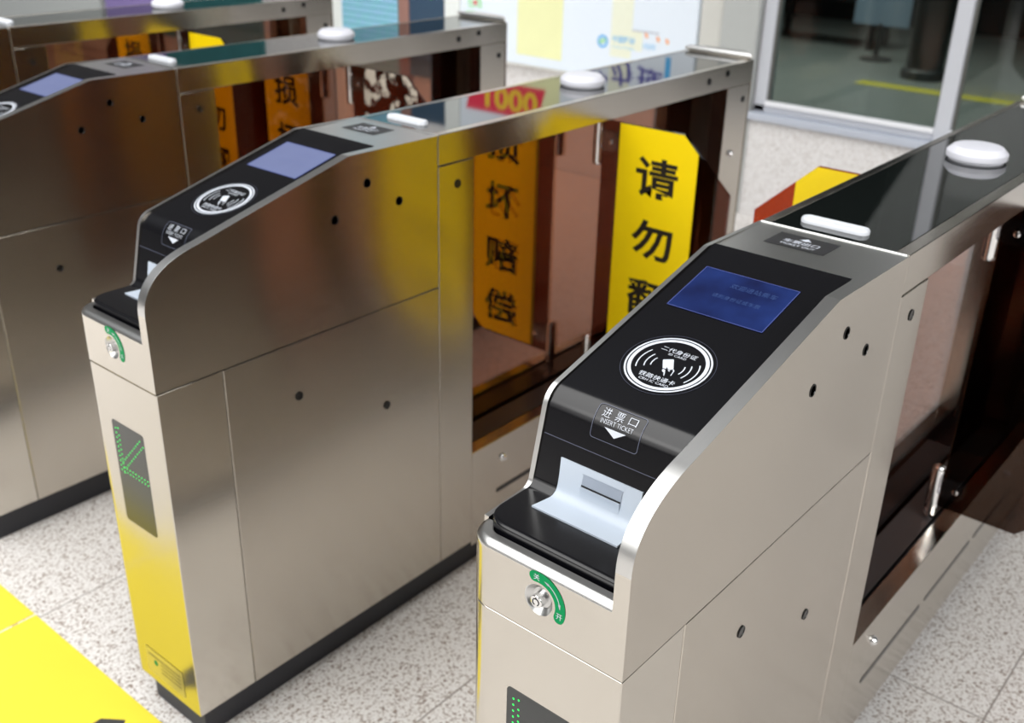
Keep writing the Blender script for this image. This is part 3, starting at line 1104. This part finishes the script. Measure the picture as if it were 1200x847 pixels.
    hi = cap(0.6555, 0.6675, -0.1335, -0.0465, 0.0059)
    n = len(lo)
    vs = [(x, y, ZT - 0.001) for x, y in lo] + [(x, y, ZT + 0.004) for x, y in lo] + [(x, y, ZT + 0.0065) for x, y in mi] + [(x, y, ZT + 0.0065) for x, y in hi] + [(x, y, ZT + 0.005) for x, y in hi]
    fs = []
    for k in range(4):
        for i in range(n):
            j = (i + 1) % n
            fs.append((k * n + i, k * n + j, (k + 1) * n + j, (k + 1) * n + i))
    fs.append(tuple(range(4 * n, 5 * n)))
    b.add(vs, fs)
    b.build('light_bar', 'bar_white', R, smooth=40, fix=True)
    # round white lamp dome on the glass
    b = MB().lathe([(0.045, -0.001), (0.0455, 0.003), (0.0500, 0.004), (0.0505, 0.0060), (0.0505, 0.0130), (0.0495, 0.0150), (0.0420, 0.0225), (0.0390, 0.0238), (0.012, 0.0246)], (1.195, -W / 2, ZT), 'z', 48)
    b.build('indicator_dome', 'dome_white', R, smooth=30, fix=True)
    # lock with its green dial label
    cy, cz = -0.1046, 0.7573
    b = MB()
    b.lathe([(0.0120, -0.0077), (0.0118, -0.0058), (0.0100, -0.0055), (0.0090, -0.0065)], (0, cy, cz), 'x', 40, 0)
    lk = b.build('lock_dish', 'steel_rim', R, smooth=60, fix=True)
    b = MB().lathe([(0.0078, -0.0072), (0.0078, 0.0035), (0.0070, 0.0045), (0.0045, 0.0047)], (0.0, cy, cz), 'x', 32, 0)
    b.ring(0.0034, 0.0046, front(-0.0050, cy, cz), -60, 250, n=40, m=1)
    b.shape([(-0.0007, 0.0034), (0.0007, 0.0034), (0.0007, 0.0056), (-0.0007, 0.0056)], front(-0.0050, cy, cz), 1)
    b.build('lock_cylinder', ['chrome', 'sensor_black'], lk, smooth=50, fix=False)
    b = MB()
    mf, mf2 = front(-0.0005, cy, cz), front(-0.0008, cy, cz)
    b.ring(0.0222, 0.0352, mf, 103, -20, n=96, m=0, cap=True)
    for ang, ch in ((96, '关'), (-14, '开')):
        t = math.radians(ang)
        b.text(ch, 0.0287 * math.cos(t), 0.0287 * math.sin(t), 0.0078, 0.0078, mf2, 1)
    b.ring(0.0282, 0.0291, mf2, 70, 10, n=90, m=1)
    for ang, sg in ((76, 1), (4, -1)):
        t = math.radians(ang)
        t2 = math.radians(ang - sg * 13)
        r0 = 0.02865
        b.shape([(r0 * math.cos(t), r0 * math.sin(t)), ((r0 + .0016) * math.cos(t2), (r0 + .0016) * math.sin(t2)), ((r0 - .0016) * math.cos(t2), (r0 - .0016) * math.sin(t2))], mf2, 1)
    b.build('lock_label', ['green_label', 'white_ink'], R, smooth=0)
    # arrow display
    yc, zc, hw, hh = -0.1105, 0.5215, 0.0455, 0.0970
    b = MB().prism([(-u + yc, v + zc) for u, v in roundrect(-hw, hw, -hh, hh, 0.006)], 0.0006, 0.004, 'x')
    disp = b.build('arrow_display', 'led_window', R, smooth=0)
    mf = front(0.0003, yc, zc)
    b = MB()
    dots = []
    top, left, bot = hh - 0.014, -hw + 0.010, 0.004
    for i in range(10):
        v = top - i * (top - bot) / 9
        dots += [(left, v), (left + 0.0075, v - 0.003 if i else v + 0.002)]
    for i in range(1, 10):
        u = left + i * 0.0085
        dots += [(u, bot), (u, bot + 0.0075)]
    for i in range(10):
        u = left + 0.012 + i * 0.0068
        v = bot + 0.014 + i * 0.0068
        dots += [(u + 0.004, v - 0.004), (u - 0.004, v + 0.004)]
    for u, v in dots:
        if abs(u) < hw - 0.003 and abs(v) < hh - 0.003:
            b.shape([(u + 0.0015 * math.cos(k * math.pi / 4), v + 0.0015 * math.sin(k * math.pi / 4)) for k in range(8)], mf, 0)
    b.build('arrow_lights', 'led_green', disp, smooth=0)
    # maker's plate low on the front
    b = MB()
    yc, zc, hw, hh = -0.1135, 0.117, 0.058, 0.029
    b.shape([(-hw, -hh), (hw, -hh), (hw, hh), (-hw, hh)], front(0.0004, yc, zc), 0)
    for k in range(3):
        b.shape([(-0.012, 0.006 - k * 0.009), (0.05, 0.006 - k * 0.009), (0.05, 0.008 - k * 0.009), (-0.012, 0.008 - k * 0.009)], front(0.0001, yc, zc), 1)
    b.shape([(-0.05, 0.014), (0.05, 0.014), (0.05, 0.0165), (-0.05, 0.0165)], front(0.0001, yc, zc), 1)
    b.ring(0.0, 0.006, lambda u, v: (0.0001, yc + 0.028 - u, zc + 0.002 + v), n=16, m=2)
    b.build('maker_plate', ['plate_metal', 'plate_ink', 'green_label'], R, smooth=0)
    # infrared eyes on both sides
    for yy, s in ((-W, 1), (0.0, -1)):
        for x, z in ((0.4419, 0.9499), (0.5161, 0.9027), (0.3664, 0.9013), (0.267, 0.6089), (0.4712, 0.5117), (0.669, 0.9029), (1.663, 0.9831), (1.5746, 0.9739), (1.7571, 0.9072)):
            c = (x, yy, z)
            b = MB()
            pr = [(0.0083, 0.0), (0.0083, 0.0014), (0.0074, 0.0016), (0.0068, 0.0008)]
            if s < 0:
                pr = [(r, -h) for r, h in pr]
            b.lathe(pr, c, 'y', 20, 0)
            b.build('infrared_eye', 'sensor_black', R, smooth=30, fix=True)
        for x, z in ((0.8185, 0.2441), (1.7188, 0.7706)):
            pr = [(0.0105, 0.0), (0.0105, 0.001), (0.009, 0.0015), (0.0075, 0.0055), (0.004, 0.0085)]
            if s < 0:
                pr = [(r, -h) for r, h in pr]
            MB().lathe(pr, (x, yy, z), 'y', 20).build('screw', 'chrome', R, smooth=40, fix=True)
    # tinted sheet in the middle of the opening
    MB().box(XO - 0.003, XR + 0.004, -W / 2 - 0.004, -W / 2 + 0.004, ZI - 0.05, ZB + 0.001).build('tinted_window', 'acrylic_window', R)
    # hinge pins and flaps, one to each side
    for y0, y1 in ((-W / 2 - 0.066, -W / 2 - 0.008), (-W / 2 + 0.008, -W / 2 + 0.066)):
        MB().box(XO + 0.002, 1.50, y0, y1, ZI - 0.03, ZI - 0.004).build('hinge_plate', 'plate_dark', base, bevel=0.001)
    flaps = {}
    for side, s in (('right', -1), ('left', 1)):
        ym = -W / 2
        Y = lambda d: ym + s * d              # d = distance from the centre plane
        for z0, z1 in ((0.832, ZB + 0.002), (ZI - 0.005, 0.412)):
            pr = [(0.006, z0), (0.0105, z0 + 0.003), (0.0125, z0 + 0.009), (0.0125, z1 - 0.009), (0.0105, z1 - 0.003), (0.006, z1)]
            MB().lathe(pr, (TX, Y(0.057), 0), 'z', 20).build('hinge_pin', 'chrome', R, smooth=40, fix=True)
        out = [(0.070, 0.325), (0.275, 0.325), (0.3985, 0.440), (0.3985, 0.828), (0.2785, 0.938), (0.070, 0.938)]
        f = MB().prism([(Y(d), z) for d, z in out], TX - 0.004, TX + 0.004, 'x')
        fl = f.build('flap', 'acrylic_flap', R)
        st = MB()
        so = [(0.117, 0.330), (0.283, 0.330), (0.318, 0.362), (0.318, 0.901), (0.279, 0.937), (0.117, 0.937)]
        st.prism([(Y(d), z) for d, z in so], TX - 0.0058, TX - 0.0042, 'x')
        word = '请勿翻越' if s < 0 else '损坏赔偿'
        for i, ch in enumerate(word):
            st.text(ch, 0, 0, 0.108, 0.090, front(TX - 0.0062, Y(0.220), 0.8315 - 0.1415 * i), 1, 0.022)
        sk = st.build('warning_sticker', ['sticker_yellow', 'sticker_ink'], fl, smooth=0)
        for zc in (0.893, 0.372):
            k = MB()
            ya, yb = sorted((Y(0.066), Y(0.112)))
            k.prism(roundrect(ya, yb, zc - 0.022, zc + 0.022, 0.012), TX - 0.012, TX - 0.0045, 'x', 0)
            k.prism(roundrect(ya, yb, zc - 0.022, zc + 0.022, 0.012), TX + 0.0045, TX + 0.012, 'x', 0)
            k.lathe([(0.006, 0), (0.006, 0.004), (0.003, 0.005)], (TX - 0.011, Y(0.098), zc), 'x', 12, 1)
            k.build('clamp', ['clear_clamp', 'chrome'], fl, smooth=40, fix=True)
        flaps[side] = (fl, sk)
    return R, flaps, screen

gate, flaps, screen = make_gate()
GROUP = 'stainless steel ticket gates in a row'
tag(gate, 'nearest steel ticket gate at right with blue screen, its foot cut off by the frame', 'ticket gate', GROUP)
spots = [
    ((0.0395, 0.878), 'steel ticket gate standing whole in the middle, yellow light on its front', ()),
    ((0.0785, 1.7473), 'steel ticket gate cut by the left edge, whose flap has torn glue patches', (flaps['right'][1],)),
    ((0.1053, 2.5882), 'farthest steel ticket gate, only its upper beam showing at top left', ()),
]
near_sticker = flaps['right'][1]
for (dx, dy), lab, skip in spots:
    c = copy_tree(gate, None, skip)
    c.location = (dx, dy, 0)
    c['label'] = lab
    if skip:
        fl = [k for k in c.children if k.data == flaps['right'][0].data][0]
        ym = -W / 2
        g = MB().prism([(ym - d, z) for d, z in ((0.117, 0.45), (0.318, 0.45), (0.318, 0.901), (0.279, 0.937), (0.117, 0.937))], TX - 0.0052, TX - 0.0042, 'x')
        g.build('glue_residue', 'glue_white', fl, smooth=0, fix=True)
    for k in c.children:                      # viewing-angle glare on the other gates' screens, put into a paler glow colour
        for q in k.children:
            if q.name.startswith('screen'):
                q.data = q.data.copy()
                q.data.materials[0] = MATS['lcd_angle_glare']
                q.data.materials[2] = MATS['lcd_angle_glare']
# the nearest gate's own flap on the right carries no sticker
bpy.data.objects.remove(near_sticker)
# its left flap is of a clearer amber sheet than the others
amber = flaps['left'][0]
amber.data = amber.data.copy()
amber.data.materials[0] = MATS['acrylic_amber']
# its right flap is a narrower sheet of dark smoked acrylic
smoke = flaps['right'][0]
ym = -W / 2
smoke.data = MB().prism([(ym - d, z) for d, z in ((0.070, 0.325), (0.215, 0.325), (0.255, 0.365), (0.255, 0.860), (0.185, 0.938), (0.070, 0.938))], TX - 0.004, TX + 0.004, 'x').build('smoke_sheet', 'acrylic_smoke').data
for o in list(bpy.data.objects):
    if o.name.startswith('smoke_sheet'):
        bpy.data.objects.remove(o)
